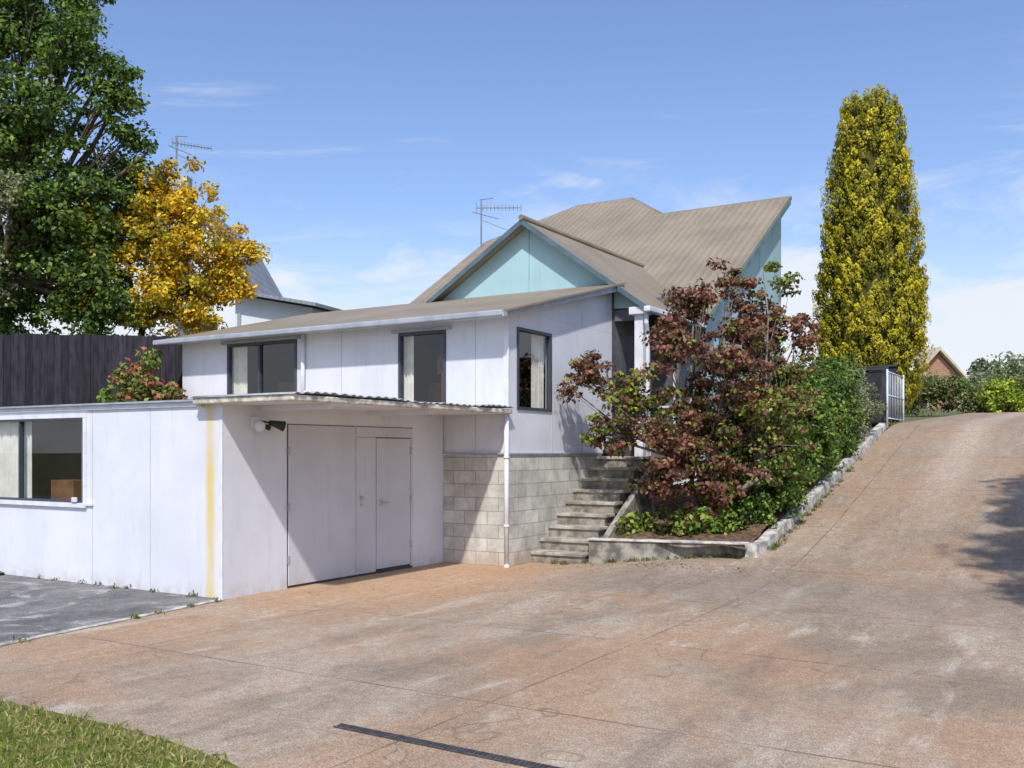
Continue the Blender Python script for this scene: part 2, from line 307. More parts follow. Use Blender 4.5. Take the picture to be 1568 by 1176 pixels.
for _ in range(820):
    v=rng.uniform(6.6,12.6); top=2.0+.225*(v-6.6)+.12*math.sin(v*3.1); bot=.45+.2*(v-5.5)
    u0,u1=3.15+.1*math.sin(v*2),4.3+.1*math.sin(v*2.7+1)
    f=rng.random()
    if f<.35: u,z=rng.uniform(u0,u1),top+rng.normal()*.08
    elif f<.8: z=rng.uniform(bot,top); u=u1-.18*max(0,(z-bot)/(top-bot)-.75)*4*.5+rng.normal()*.07
    else: u,z=rng.uniform(u0,u1),rng.uniform(bot,top)
    if v>12.2 or v<7: u=rng.uniform(u0,u1)
    pts.append(W(u,v,z))
phg=[(.10,.18,.03),(.22,.31,.05),(.04,.075,.017)]
bush('hedge',pts,60,.07,phg,(1,.8,.5),crad=.17)
c=W(3.95,13.3); bush('grey_green_shrub',lumpy(c[0],c[1],2.6,.58,.75,.9,220),58,.05,[(.27,.29,.17),(.17,.20,.10),(.36,.35,.24)],(1,.8,.6),crad=.14)
c=W(3.3,6.2); bush('low_groundcover_shrub',np.concatenate([lumpy(c[0]+.1,c[1]-.1,.60,.65,.3,.25,60,.3),lumpy(c[0]-.65,c[1]+.25,.58,.35,.25,.2,22,.3)]),42,.085,[(.17,.27,.035),(.30,.38,.06),(.06,.11,.025),(.2,.1,.06)],(1,.7,.4,.3),crad=.13)
c=W(4.0,6.7); bush('small_green_shrub',lumpy(c[0],c[1],.75,.35,.35,.3,50,.3),45,.06,phg,(1,1,.4),crad=.12)
bush('photinia_shrub',lumpy(-6.75,17.6,2.45,.7,.4,.85,150,.3),50,.1,[(.13,.22,.04),(.26,.32,.07),(.42,.12,.10)],(1,.8,.7),crad=.18,base=(-6.75,17.6,0.))
def conifer(name,base,pz,pr):
    e=empty(name,base); k=2600; z=rng.uniform(pz[0],pz[-1],k*3)
    r0=np.interp(z,pz,pr); keep=rng.random(len(z))<(r0/max(pr)*.9+.1); z=z[keep][:k]; r0=r0[keep][:k]; k=len(z); th=rng.uniform(0,2*np.pi,k)
    lump=1+.06*np.sin(th*5+z*2.1)+.07*np.sin(th*9-z*4.3)+.055*rng.normal(size=k); r=r0*lump
    cent=np.stack([r*np.cos(th),r*np.sin(th),z],1)
    per=40; idx=np.repeat(np.arange(k),per); n=len(idx); h=rng.random(n)
    out=np.stack([np.cos(th),np.sin(th),np.zeros(k)],1)[idx]
    sc=(.6+.7*rng.random(k))[idx]
    wd=(.085*(1-h**2)+.02)*sc; d=rng.normal(size=(n,3)); d/=np.linalg.norm(d,axis=1,keepdims=True)
    C=cent[idx]+d*wd[:,None]+out*(h*.10)[:,None]; C[:,2]+=(h-.5)*.24*sc
    N=d*.8+out*.9+rng.normal(size=(n,3))*.35+np.array([0,0,.35])
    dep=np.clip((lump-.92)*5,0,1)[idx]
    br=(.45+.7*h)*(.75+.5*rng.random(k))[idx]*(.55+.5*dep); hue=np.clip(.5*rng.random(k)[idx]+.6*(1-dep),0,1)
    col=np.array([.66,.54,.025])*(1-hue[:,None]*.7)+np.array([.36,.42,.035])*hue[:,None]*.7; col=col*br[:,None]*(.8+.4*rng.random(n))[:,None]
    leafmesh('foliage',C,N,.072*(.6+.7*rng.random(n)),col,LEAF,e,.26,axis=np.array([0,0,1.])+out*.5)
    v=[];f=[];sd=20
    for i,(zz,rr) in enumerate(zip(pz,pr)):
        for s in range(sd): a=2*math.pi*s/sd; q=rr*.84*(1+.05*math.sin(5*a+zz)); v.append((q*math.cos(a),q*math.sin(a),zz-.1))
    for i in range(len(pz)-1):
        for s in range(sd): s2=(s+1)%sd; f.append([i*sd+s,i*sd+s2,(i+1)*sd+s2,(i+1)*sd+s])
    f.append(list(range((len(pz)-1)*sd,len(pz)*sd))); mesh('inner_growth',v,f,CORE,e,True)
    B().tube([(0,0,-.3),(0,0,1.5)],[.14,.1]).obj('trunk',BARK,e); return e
conifer('golden_cypress_tree',(8.92,24.2,2.3),[.15,.7,1.7,3.3,5.0,6.6,7.5,8.05,8.3],[.45,.9,1.12,1.12,.96,.77,.64,.50,.22])
# ---------------------------------------------------------------- wall/opening tools
def wall(name,par,mat,plane,c,th,a0,a1,z0,z1,ops=()):
    A=sorted({a0,a1,*[o[0] for o in ops],*[o[1] for o in ops]}); Z=sorted({z0,z1,*[o[2] for o in ops],*[o[3] for o in ops]}); b=B(); lo,hi=min(c,c+th),max(c,c+th)
    for i in range(len(A)-1):
        for j in range(len(Z)-1):
            am,zm=(A[i]+A[i+1])/2,(Z[j]+Z[j+1])/2
            if any(o[0]<am<o[1] and o[2]<zm<o[3] for o in ops): continue
            if plane=='v': b.box(A[i],A[i+1],lo,hi,Z[j],Z[j+1])
            else: b.box(lo,hi,A[i],A[i+1],Z[j],Z[j+1])
    return b.obj(name,mat,par)
def window(par,plane,c,sg,a0,a1,z0,z1,mull=(),curt=(),fmat=FRAME,fw=.045,outer=None,ext=(.3,.3),dep=.75,items=()):
    def bx(b,p0,p1,d0,d1,q0,q1):
        lo,hi=sorted((c+sg*d0,c+sg*d1))
        if plane=='v': b.box(p0,p1,lo,hi,q0,q1)
        else: b.box(lo,hi,p0,p1,q0,q1)
    b=B(); bx(b,a0,a1,-.06,.02,z0,z0+fw); bx(b,a0,a1,-.06,.02,z1-fw,z1); bx(b,a0,a0+fw,-.06,.02,z0+fw,z1-fw); bx(b,a1-fw,a1,-.06,.02,z0+fw,z1-fw)
    for m in mull: bx(b,m-fw*.5,m+fw*.5,-.055,.012,z0+fw,z1-fw)
    b.obj('window_frame',fmat,par)
    if outer:
        b=B(); w=.06; bx(b,a0-w,a1+w,.001,.028,z1+.002,z1+w); bx(b,a0-w,a1+w,.001,.04,z0-w,z0-.002); bx(b,a0-w,a0-.002,.001,.026,z0,z1); bx(b,a1+.002,a1+w,.001,.026,z0,z1); b.obj('window_trim',outer,par)
    def q(p,d,z): return (p,c+sg*d,z) if plane=='v' else (c+sg*d,p,z)
    mesh('window_glass',[q(a0+fw,-.03,z0+fw),q(a1-fw,-.03,z0+fw),q(a1-fw,-.03,z1-fw),q(a0+fw,-.03,z1-fw)],[[0,1,2,3]],GLASS,par)
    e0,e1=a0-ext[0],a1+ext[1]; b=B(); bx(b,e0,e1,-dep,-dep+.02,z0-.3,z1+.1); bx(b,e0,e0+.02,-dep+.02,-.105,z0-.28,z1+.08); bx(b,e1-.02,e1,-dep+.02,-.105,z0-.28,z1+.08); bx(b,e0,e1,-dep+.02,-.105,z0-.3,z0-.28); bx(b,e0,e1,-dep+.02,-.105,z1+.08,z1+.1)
    b.obj('dark_room_box',DARK,par)  # near-black box behind the glass puts the unlit room's shade into its colour
    for (p0,p1,d0,d1,q0,q1,mt_) in items:
        b=B(); bx(b,p0,p1,d0,d1,q0,q1); b.obj('furniture',mt_,par,bevel=.01)
    for cu in curt:
        q0,q1=cu[:2]; v=[];f=[];n=int((q1-q0)/.012)+2
        for i in range(n):
            p=q0+(q1-q0)*i/(n-1); dd=-.13+.02*math.sin(i*1.05)+.008*math.sin(i*.37)
            for zz in (z0-.05,z1+.02): v.append(q(p,dd,zz))
        for i in range(n-1): f.append([2*i,2*i+2,2*i+3,2*i+1])
        mesh('curtain',v,f,cu[2] if len(cu)>2 else CURT,par,True)
WOOD=simple('furniture_wood',(.20,.09,.04),.5,.3,5)
# ---------------------------------------------------------------- garage
g=frame('garage')
wall('side_wall',g,WHITES,'v',0,.1,-9,0,0,2.27,[(-4.95,-2.53,1.03,2.12)])
wall('door_wall',g,WHITE,'u',0,-.1,.1,4.33,0,2.25)
wall('left_wall',g,WHITE,'u',-9,.1,.1,2.3,0,2.27); wall('rear_wall',g,WHITE,'v',2.3,.1,-9,-6,0,2.27)
window(g,'v',0,-1,-4.95,-2.53,1.03,2.12,mull=(-3.93,),curt=((-4.9,-3.86),(-2.76,-2.54)),fmat=FRAME,outer=TRIM,fw=.028,items=((-3.7,-3.2,-.6,-.3,.9,1.3,WOOD),))
b=B()
for u in (-2.36,-1.25): b.box(u-.005,u+.005,-.003,0,0.0,2.2)
b.obj('panel_joints',JOINT,g)
B().box(-9.1,-.33,-.03,-.001,2.215,2.27).obj('wall_capping',TRIM,g); B().box(-9.1,-.33,-.07,.0,2.272,2.295).obj('roof_flashing',GUT,g)
B().box(-2.6,-2.34,-.03,-.005,1.0,1.03).obj('sill_end',TRIM,g)
B().box(-2.72,-2.62,-.06,-.03,1.035,1.10).obj('sill_items',TRIM,g,bevel=.01)
mesh('roof',[(-9.1,-.05,2.3),(-.31,-.05,2.3),(-.31,4.3,2.32),(-5.9,4.3,2.32),(-5.9,2.4,2.32),(-9.1,2.4,2.32)],[[0,1,2,3,4,5]],ROOFX,g)
B().box(-.05,.006,-.006,-.001,0,2.2).obj('corner_trim',TRIM,g)
B().box(-.29,1.19,-.09,4.32,2.235,2.25).obj('canopy_soffit',WHITE,g)
b=B(); b.box(-.33,1.25,-.15,-.092,2.235,2.31); b.box(1.192,1.25,-.09,4.32,2.235,2.30); b.obj('canopy_fascia',FASC,g,bevel=.012)
B().box(-.33,-.292,-.09,-.001,2.2,2.31).obj('canopy_fascia_end',FASC,g)
v=[];f=[]; n=240
for i in range(n):
    vv=-.17+4.5*i/(n-1); zz=2.325+.010*math.sin(vv*2*math.pi/.15)+.014*math.sin(vv*1.9)+.007*math.sin(vv*5.3)
    for uu in (-.34,.5,1.27+.02*math.sin(vv*11)*math.sin(vv*2.3)): v.append((uu,vv,zz))
for i in range(n-1):
    for k in range(2): f.append([3*i+k,3*i+k+1,3*i+k+4,3*i+k+3])
o=mesh('canopy_roof_sheet',v,f,METAL,g,True); md=o.modifiers.new('s','SOLIDIFY'); md.thickness=.006
b=B(); b.box(.1,1.15,.5,.56,2.17,2.234); b.box(.1,1.15,2.4,2.46,2.17,2.234); b.obj('canopy_rafters',WHITE,g)
b=B(); b.box(.001,.016,1.04,2.285,.03,2.02); b.obj('door_leaf_left',DOORP,g,bevel=.003)
b=B(); b.box(.001,.016,2.305,3.55,1.885,2.02); b.box(.001,.016,2.305,2.715,.03,1.88); b.box(.001,.016,3.505,3.55,.03,1.88); b.obj('door_leaf_right',DOORP,g)
B().box(.001,.022,2.73,3.49,.06,1.87).obj('personnel_door',DOORP,g,bevel=.003)
b=B(); b.box(.0005,.004,1.025,3.565,0.0,2.03); b.obj('door_gaps',GAP,g)
b=B(); b.box(.001,.02,2.28,2.31,.03,2.03); b.obj('door_meeting_strip',JOINT,g)
b=B(); b.box(.022,.03,2.78,2.84,.93,1.02); b.tube([(.03,2.81,.98),(.07,2.81,.98),(.07,2.93,.98)],.011,8); b.obj('door_handle',METAL,g)
b=B(); b.tube([(.016,2.4,1.06),(.04,2.4,1.06)],.03,12); b.tube([(.016,2.4,.97),(.03,2.4,.97)],.018,10); b.obj('door_lock',METAL,g)
b=B()
for z in (.35,1.0,1.7): b.box(.016,.024,3.47,3.53,z-.05,z+.05); b.box(.016,.022,1.02,1.06,z-.05,z+.05)
b.obj('hinges',METAL,g)
b=B(); b.box(.001,.05,.42,.54,1.98,2.10); b.obj('lamp_junction_box',TRIM,g,bevel=.008)
b=B(); b.tube([(.05,.50,2.05),(.12,.50,2.02)],.02,8); b.tube([(.1,.48,2.0),(.13,.45,1.99),(.16,.42,1.98)],[.03,.062,.064],16); b.obj('lamp_globe',TRIM,g,True)
b=B(); b.tube([(.05,.52,2.05),(.14,.62,2.03)],.012,6); b.tube([(.13,.60,2.03),(.16,.66,2.02),(.21,.76,1.99)],[.03,.04,.065],14); b.tube([(.12,.55,1.99),(.14,.60,1.96)],[.03,.03],10); b.obj('lamp_head',BIN,g,True)
b=B(); b.tube([(1.17,4.28,2.24),(1.17,4.28,.0)],.036,14); b.tube([(1.17,4.28,.02),(1.20,4.24,.0)],.04,14)
for z in (.6,1.6): b.tube([(1.17,4.28,z-.02),(1.17,4.28,z+.02)],.042,14)
b.obj('downpipe',TRIM,g,True)
# ---------------------------------------------------------------- house
h=frame('house')
wall('block_wall_front',h,BLX,'v',4.33,.15,0.002,1.18,-.05,1.64)
wall('block_wall_side',h,BLY,'u',1.18,-.15,4.482,7.4,-.05,1.64)
wall('front_wall',h,WHITE,'v',4.36,.1,-5.9,1.15,1.66,3.77,[(-4.71,-3.04,2.42,3.58),(-.87,.04,2.38,3.54)])
wall('side_wall',h,WHITE,'u',1.15,-.1,4.462,7.86,1.66,3.77,[(4.6,5.65,2.31,3.54)])
B().prism([(1.15,4.40,3.772),(1.15,7.86,3.772),(1.15,7.86,4.60)],(-.1,0,0)).obj('side_wall_rake',WHITE,h)
wall('left_wall',h,WHITE,'u',-5.9,.1,4.46,7.8,1.,3.77)
B().box(-.02,1.2,4.3,4.36,1.642,1.665).obj('base_flashing',GUT,h); B().box(1.15,1.2,4.362,7.4,1.642,1.665).obj('base_flashing_side',GUT,h)
window(h,'v',4.36,-1,-4.71,-3.04,2.42,3.58,mull=(-3.93,),curt=((-4.75,-4.36),(-3.2,-3.1)),dep=1.4,items=((-4.4,-3.5,-1.1,-.9,2.3,2.95,WOOD),))
window(h,'v',4.36,-1,-.87,.04,2.38,3.54,curt=((-.95,-.66),(-.14,.0,REDC)),dep=1.4,ext=(.3,.1),items=((-.9,-.1,-1.0,-.8,2.3,2.8,WOOD),(-1.1,-.2,-1.36,-1.33,3.0,3.3,CURT)))
window(h,'u',1.15,1,4.6,5.65,2.31,3.54,curt=((5.25,5.62),),ext=(.12,.3),dep=.9)
b=B(); b.box(-4.85,-2.95,4.325,4.359,3.585,3.63); b.box(-1.0,.15,4.325,4.359,3.545,3.59); b.obj('window_heads',GUT,h)
b=B()
b.box(-2.055,-2.045,4.357,4.3598,1.7,3.65); b.box(.57,.58,4.357,4.3598,1.7,3.65); b.obj('panel_joints',JOINT,h)
b=B()
for vv in (5.68,6.7): b.box(1.1502,1.155,vv-.007,vv+.007,1.68,4.0 if vv>6 else 2.31)
b.obj('side_joints',JOINT,h)
b=B(); b.box(1.08,1.165,4.345,4.359,1.67,3.65); b.obj('corner_board',TRIM,h)
b=B(); b.tube([(-2.86,4.31,3.64),(-2.86,4.31,2.32)],.035,12); b.tube([(-2.86,4.31,2.7),(-2.74,4.31,2.66)],.018,8); b.obj('downpipe',TRIM,h,True)
z0=lambda v:3.80+.243*(v-4.36)
mesh('skillion_roof',[(-6.15,4.02,z0(4.02)),(1.36,4.02,z0(4.02)),(1.36,8.0,z0(8.0)),(-6.15,8.0,z0(8.0))],[[0,1,2,3]],ROOFX,h).modifiers.new('s','SOLIDIFY').thickness=.03
b=B(); b.box(-6.2,1.3,3.93,4.03,z0(4.02)-.10,z0(4.02)-.01); b.obj('gutter',GUT,h,bevel=.02)
B().box(-5.95,1.2,4.031,4.355,3.655,3.67).obj('eave_soffit',TRIM,h)
B().prism([(1.30,3.95,z0(3.95)-.09),(1.30,8.0,z0(8.0)-.13),(1.30,8.0,z0(8.0)-.034),(1.30,3.95,z0(3.95)-.034)],(.03,0,0)).obj('barge',GUT,h)
B().prism([(1.16,4.2,z0(4.2)-.09),(1.16,7.9,z0(7.9)-.09),(1.16,7.9,z0(7.9)-.07),(1.16,4.2,z0(4.2)-.07)],(.138,0,0)).obj('barge_soffit',TRIM,h)
RP=lambda v:5.62+.627*(v-12.7)
ap=(-.6,5.98); le=(-2.78,4.62); re=(1.88,4.20)
def slab(name,poly,mat,t=.05):
    o=mesh(name,poly,[list(range(len(poly)))],mat,h); md=o.modifiers.new('s','SOLIDIFY'); md.thickness=t; return o
slab('gable_roof_right',[(ap[0],7.7,ap[1]),(re[0],7.7,re[1]),(re[0],10.45,re[1]),(ap[0],13.25,ap[1])],ROOFY)
slab('gable_roof_left',[(ap[0],7.7,ap[1]),(ap[0],13.25,ap[1]),(le[0],11.1,le[1]),(le[0],7.7,le[1])],ROOFY)
B().prism([(-2.7,7.95,4.4),(1.75,7.95,4.2),(1.75,7.95,4.24),(ap[0],7.95,ap[1]-.06),(-2.7,7.95,4.62)],(0,.1,0)).obj('gable_wall',BLUE,h)
B().box(-.607,-.595,7.943,7.95,4.6,5.85).obj('gable_joint',simple('blue_joint',(.22,.40,.44)),h)
b=B(); b.prism([(ap[0],7.66,ap[1]+.01),(re[0],7.66,re[1]+.01),(re[0],7.66,re[1]-.09),(ap[0],7.66,ap[1]-.10)],(0,.035,0)); b.prism([(ap[0],7.66,ap[1]+.01),(ap[0],7.66,ap[1]-.10),(le[0],7.66,le[1]-.09),(le[0],7.66,le[1]+.01)],(0,.035,0))
b.obj('barge_boards',simple('barge_blue_grey',(.10,.15,.18),.5),h)
B().tube([(ap[0],7.64,ap[1]+.03),(ap[0],13.3,ap[1]+.03)],.055,8).obj('gable_ridge_cap',ROOFX,h)
b=B(); b.box(re[0]-.02,re[0]+.1,7.62,10.4,re[1]-.12,re[1]-.02); b.obj('gable_gutter',TRIM,h,bevel=.02)
b=B(); b.box(1.62,1.78,7.78,7.94,1.5,4.15); b.box(1.55,1.85,7.7,8.0,4.06,4.19); b.tube([(1.86,7.75,4.1),(1.86,7.75,3.9),(1.84,7.85,3.7),(1.84,7.85,1.6)],.04,10); b.obj('porch_post',TRIM,h,bevel=.008)
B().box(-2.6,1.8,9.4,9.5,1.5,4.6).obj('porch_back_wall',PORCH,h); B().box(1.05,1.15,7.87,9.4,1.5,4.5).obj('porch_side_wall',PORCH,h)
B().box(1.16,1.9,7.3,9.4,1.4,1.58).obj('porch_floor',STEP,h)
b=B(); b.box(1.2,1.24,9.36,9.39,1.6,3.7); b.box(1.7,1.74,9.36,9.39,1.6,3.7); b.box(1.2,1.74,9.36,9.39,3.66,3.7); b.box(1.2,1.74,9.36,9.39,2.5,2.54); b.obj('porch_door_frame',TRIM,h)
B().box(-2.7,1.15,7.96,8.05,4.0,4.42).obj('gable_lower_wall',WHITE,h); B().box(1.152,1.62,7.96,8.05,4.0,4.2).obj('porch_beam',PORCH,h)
fp=[(1.95,16.4),(-1.44,16.4),(-3.06,18),(-4.82,18),(-6.85,16),(-6.85,10.4),(1.95,10.4)]
slab('main_roof_front',[(u,v,RP(v)) for u,v in fp][::-1],ROOFX,.06)
ZR=RP(18); slab('main_roof_back',[(-3.06,18.01,ZR),(-4.82,18.01,ZR),(-6.85,20,RP(16)),(-6.85,23,RP(13)),(-1.0,23,RP(13)),(-1.0,20,RP(16))],ROOFX)
slab('main_roof_hip_right',[(-3.06,18,ZR),(-1.0,20,RP(16)),(-1.42,16.42,RP(16.4))],ROOFY); slab('main_roof_hip_left',[(-4.82,18,ZR),(-6.85,16,RP(16)),(-6.85,20,RP(16))],ROOFY)
b=B()
for p,q in (((1.97,16.4),(-1.44,16.4)),((-1.44,16.4),(-3.06,18)),((-3.06,18),(-4.82,18)),((-4.82,18),(-6.85,16))):
    b.tube([(*p,RP(p[1])+.02),(*q,RP(q[1])+.02)],.06,8)
b.tube([(ap[0],13.25,5.98),(re[0],10.45,4.23)],.03,6); b.obj('ridge_capping',roofmat('ridge_metal','z',(.24,.215,.175)),h)
B().prism([(1.75,10.9,1.5),(1.75,10.9,RP(10.9)-.08),(1.75,16.3,RP(16.3)-.08),(1.75,16.3,1.5)],(-.1,0,0)).obj('end_wall',BLUE,h)
b=B()
for vv in (12.1,13.3,14.5,15.5): b.box(1.7502,1.757,vv-.01,vv+.01,1.5,RP(vv)-.1)
b.obj('end_wall_joints',simple('blue_joint2',(.26,.44,.48)),h)
b=B(); b.prism([(1.93,10.35,RP(10.35)-.14),(1.93,10.35,RP(10.35)+.01),(1.93,16.42,RP(16.42)+.01),(1.93,16.42,RP(16.42)-.14)],(.03,0,0)); b.prism([(-6.87,10.35,RP(10.35)-.14),(-6.87,10.35,RP(10.35)+.01),(-6.87,16,RP(16)+.01),(-6.87,16,RP(16)-.14)],(-.03,0,0)); b.obj('main_barge',simple('barge_teal',(.12,.22,.24),.5),h)
B().box(-6.6,1.64,10.95,11.05,1.,4.45).obj('main_front_wall',WHITE,h)
B().prism([(-6.6,10.9,1.),(-6.6,10.9,RP(10.9)-.1),(-6.6,16,RP(16)-.1),(-6.6,20,RP(16)-.1),(-6.6,20,1)],(.1,0,0)).obj('main_left_wall',WHITE,h)
B().box(-6.6,1.7,16.3,16.4,1.5,7.8).obj('main_rear_wall',BLUE,h)
ANT=simple('antenna_metal',(.22,.23,.25),.4,.2,8)
def antenna(par,u,v,zb,zt,s=1.0,t=1.3):
    b=B(); b.tube([(u,v,zb),(u,v,zt)],.02*t,6); d=Vector((.85,.5,0)).normalized()
    a0=Vector((u,v,zt-.25)); b.tube([a0-d*.15*s,a0+d*1.15*s],.012*t,5)
    for i in range(11): q=a0+d*(.05+.11*i)*s; b.tube([q-Vector((0,0,.09)),q+Vector((0,0,.09))],.007*t,4)
    for k in (-1,1): b.tube([a0+Vector((0,0,.03*k))-d*.12,a0-d*.15+Vector((0,0,.16*k)),],.007*t,4)
    a1=Vector((u,v,zt-.02)); b.tube([a1-d*.05,a1+d*.35+Vector((0,0,.05))],.008*t,4); b.tube([a1+Vector((0,0,-.35))-d*.25,a1+Vector((0,0,-.55))+d*.5],.008*t,4)
    b.tube([Vector((u,v,zt-.6)),Vector((u,v,zt-.6))+d*.9+Vector((0,0,-.35))],.006*t,4); b.obj('tv_antenna',ANT,par)
antenna(h,-6.75,15.7,7.3,8.95)
# ---------------------------------------------------------------- steps, retaining wall, kerb, garden bed
st=frame('concrete_steps')
b=B(); b2=B()
for i in range(9):
    v0=4.95+.275*i; zt=.178*(i+1); b.box(1.185,2.03-.02*(i%2),v0+.03,7.45,zt-.178 if i else -.05,zt-.05); b2.box(1.183,2.05+.01*(i%3),v0,v0+.33,zt-.05,zt)
b.obj('risers',STEP,st); b2.obj('treads',STEPN,st,bevel=.01)
rw=frame('retaining_wall')
b=B(); b.prism([(2.09,5.1,-.1),(4.3,5.62,-.1),(4.3,5.76,-.1),(2.09,5.24,-.1)],(0,0,.47)); b.prism([(2.09,5.24,-.1),(2.22,5.24,-.1),(2.22,5.5,-.1),(2.09,5.5,-.1)],(0,0,.47))
b.prism([(2.09,5.5,0),(2.09,7.4,0),(2.09,7.4,1.5),(2.09,5.5,.36)],(.1,0,0)); b.obj('concrete_wall',simple('old_concrete',(.27,.25,.21),.95,.5,5,bump=1),rw,bevel=.01)
b=B(); b.prism([(2.07,5.07,.372),(4.3,5.59,.372),(4.3,5.79,.372),(2.07,5.27,.372)],(0,0,.03)); b.obj('coping',KERB,rw,bevel=.008)
v=[];f=[];vv=np.arange(5.55,15.3,.25)
for i,q in enumerate(vv):
    hh=float(H(4.43,q)); t=max(hh+.13, .40 if q<6.2 else 0)+.008*math.sin(q*4.1); jt=.012*math.sin(q*7)+.01*rng.normal()
    v+=[(4.31,q,hh-.2),(4.31,q,t),(4.47+jt,q,t),(4.49+jt,q,hh-.2)]
for i in range(len(vv)-1):
    for k in range(4): k2=(k+1)%4; f.append([4*i+k,4*i+4+k,4*i+4+k2,4*i+k2])
f+=[[0,1,2,3],[4*len(vv)-1-k for k in range(4)]]
mesh('driveway_kerb',v,f,KERB,loc=(OX,OY,0),rot=ANG)
gridmesh('garden_bed',np.arange(2.1,4.36,.14),np.arange(5.3,17.1,.2),0,SOIL,f=lambda u,v: .33+np.clip(.2*(v-5.4),0,1.85)+.03*np.sin(u*6+v*4)+.02*np.sin(v*11))
gt=frame('metal_gate'); b=B(); z=2.3; gu=4.5
for q in (14.9,16.9): b.tube([(gu,q,z-.1),(gu,q,z+1.2)],.022,8)
for zz in (.12,1.15,.63): b.tube([(gu,14.9,z+zz),(gu,16.9,z+zz)],.014,8)
for i in range(9): q=15.1+i*.2; b.tube([(gu,q,z+.12),(gu,q,z+1.15)],.007,6)
b.obj('gate_bars',simple('gate_paint',(.6,.66,.74),.4),gt,True)
def wheelie(u,v,s=1.):
    e=frame('wheelie_bin'); z=float(H(4.43,v))+.02; b=B()
    b.v+=[(u-.22,v-.24,z+.05),(u+.22,v-.24,z+.05),(u+.22,v+.24,z+.05),(u-.22,v+.24,z+.05),(u-.3,v-.32,z+1.1*s),(u+.3,v-.32,z+1.1*s),(u+.3,v+.32,z+1.1*s),(u-.3,v+.32,z+1.1*s)]
    b.f+=[[3,2,1,0],[4,5,6,7],[0,1,5,4],[1,2,6,5],[2,3,7,6],[3,0,4,7]]; b.obj('body',BIN,e,bevel=.02)
    B().prism([(u-.33,v-.36,z+1.1*s+.01),(u+.33,v-.36,z+1.1*s+.01),(u+.33,v+.34,z+1.1*s+.12),(u-.33,v+.34,z+1.1*s+.12)],(0,0,.05)).obj('lid',BIN,e,bevel=.02)
    b=B(); b.tube([(u-.3,v+.25,z+.1),(u-.24,v+.25,z+.1)],.1,14); b.tube([(u+.24,v+.25,z+.1),(u+.3,v+.25,z+.1)],.1,14); b.tube([(u-.25,v+.4,z+1.08*s),(u+.25,v+.4,z+1.08*s)],.015,6); b.obj('wheels_and_handle',BIN,e)
wheelie(4.08,15.3,1.1); wheelie(4.1,16.7,1.15)
dg=empty('drain_channel',(-1.08,5.99,0),ANG-.02); b=B(); b.box(0,2.6,-.035,-.028,.004,.012); b.box(0,2.6,.028,.035,.004,.012)
for i in range(86): b.box(.01+i*.03,.022+i*.03,-.028,.028,.004,.010)
b.obj('grate_bars',simple('dark_iron',(.07,.07,.075),.5,.3,20),dg); B().box(0,2.6,-.028,.028,.002,.005).obj('channel_bottom',GAP,dg)
# stones at the foot of the garage side wall
v=[];f=[]
for i in range(14):
    cx,cy=rng.uniform(-5.2,-4.05),rng.uniform(-.28,-.06); r=rng.uniform(.04,.085); n0=len(v)
    for a in range(4):
        for k in range(7):
            ph=math.pi*(.08+.84*a/3); th=2*math.pi*k/7; rr=r*(1+.22*rng.normal()); v.append((cx+rr*1.2*math.sin(ph)*math.cos(th),cy+rr*math.sin(ph)*math.sin(th),r*.5+rr*.6*math.cos(ph)))
    for a in range(3):
        for k in range(7): k2=(k+1)%7; f.append([n0+a*7+k,n0+(a+1)*7+k,n0+(a+1)*7+k2,n0+a*7+k2])
    f.append([n0+k for k in range(7)])
mesh('garden_stones',v,f,simple('stone_dark',(.12,.10,.085),.9,.4,9),None,False,loc=(OX,OY,0),rot=ANG)
# ---------------------------------------------------------------- fence
FE=M('fence_timber',.8,.25); a=FE.n('ShaderNodeAttribute'); a.attribute_name='Col'
FE.col(FE.mix(.7,a.outputs['Color'],FE.mix(FE.rng(FE.noise(4,5,vec=FE.map((4,4,.6))),.35,.65),(.5,.5,.5),(1.7,1.55,1.55)),'MULTIPLY'))
fx0,fy0,fx1,fy1=-12.6,17.8,-6.2,18.5; fl=math.hypot(fx1-fx0,fy1-fy0); fe=empty('timber_fence',(fx0,fy0,0),math.atan2(fy1-fy0,fx1-fx0)); b=B(); cs=[]
x=0
while x<fl:
    w=.13; zt=3.88+rng.normal()*.008; b.box(x,x+w-.005,rng.normal()*.003,.022,.5,zt); c0=np.array([.026,.024,.031])*(.65+.8*rng.random()); cs+= [c0]*8; x+=w
o=b.obj('palings',FE.m,fe); ca=o.data.color_attributes.new('Col','FLOAT_COLOR','POINT'); cc=np.ones((len(cs),4),np.float32); cc[:,:3]=np.array(cs); ca.data.foreach_set('color',cc.ravel())
b=B(); b.box(0,fl,.03,.07,3.6,3.7); b.box(0,fl,.03,.07,2.2,2.3)
for i in range(4): b.box(.2+i*2.1,.3+i*2.1,.03,.13,.3,3.8)
b.obj('rails_and_posts',BARK,fe)
# ---------------------------------------------------------------- neighbours
GREYROOF=roofmat('grey_roof','x',(.26,.28,.31)); NW=wallpaint('neighbour_wall',(.72,.74,.76),dirt=0)
n1=empty('neighbour_house',(-7.2,30,0),math.radians(-20)); b=B(); b.box(-1.6,1.2,0,5,1,6.0); b.obj('walls',NW,n1)
B().prism([(-2.0,-.5,6.72),(1.6,-.5,6.02),(1.6,-.5,6.12),(-2.0,-.5,6.82)],(0,6,0)).obj('roof',GREYROOF,n1); B().prism([(-1.6,0,6.0),(1.2,0,6.0),(1.2,0,6.05),(-1.6,0,6.6)],(0,4.9,0)).obj('gable_infill',NW,n1)
B().box(.1,.8,-.03,-.001,4.2,5.3).obj('window',DARK,n1); B().box(-1.5,-1.38,-.04,-.001,1,6.0).obj('downpipe',GUT,n1)
n2=empty('two_storey_house',(-9.9,33,0),0); b=B()
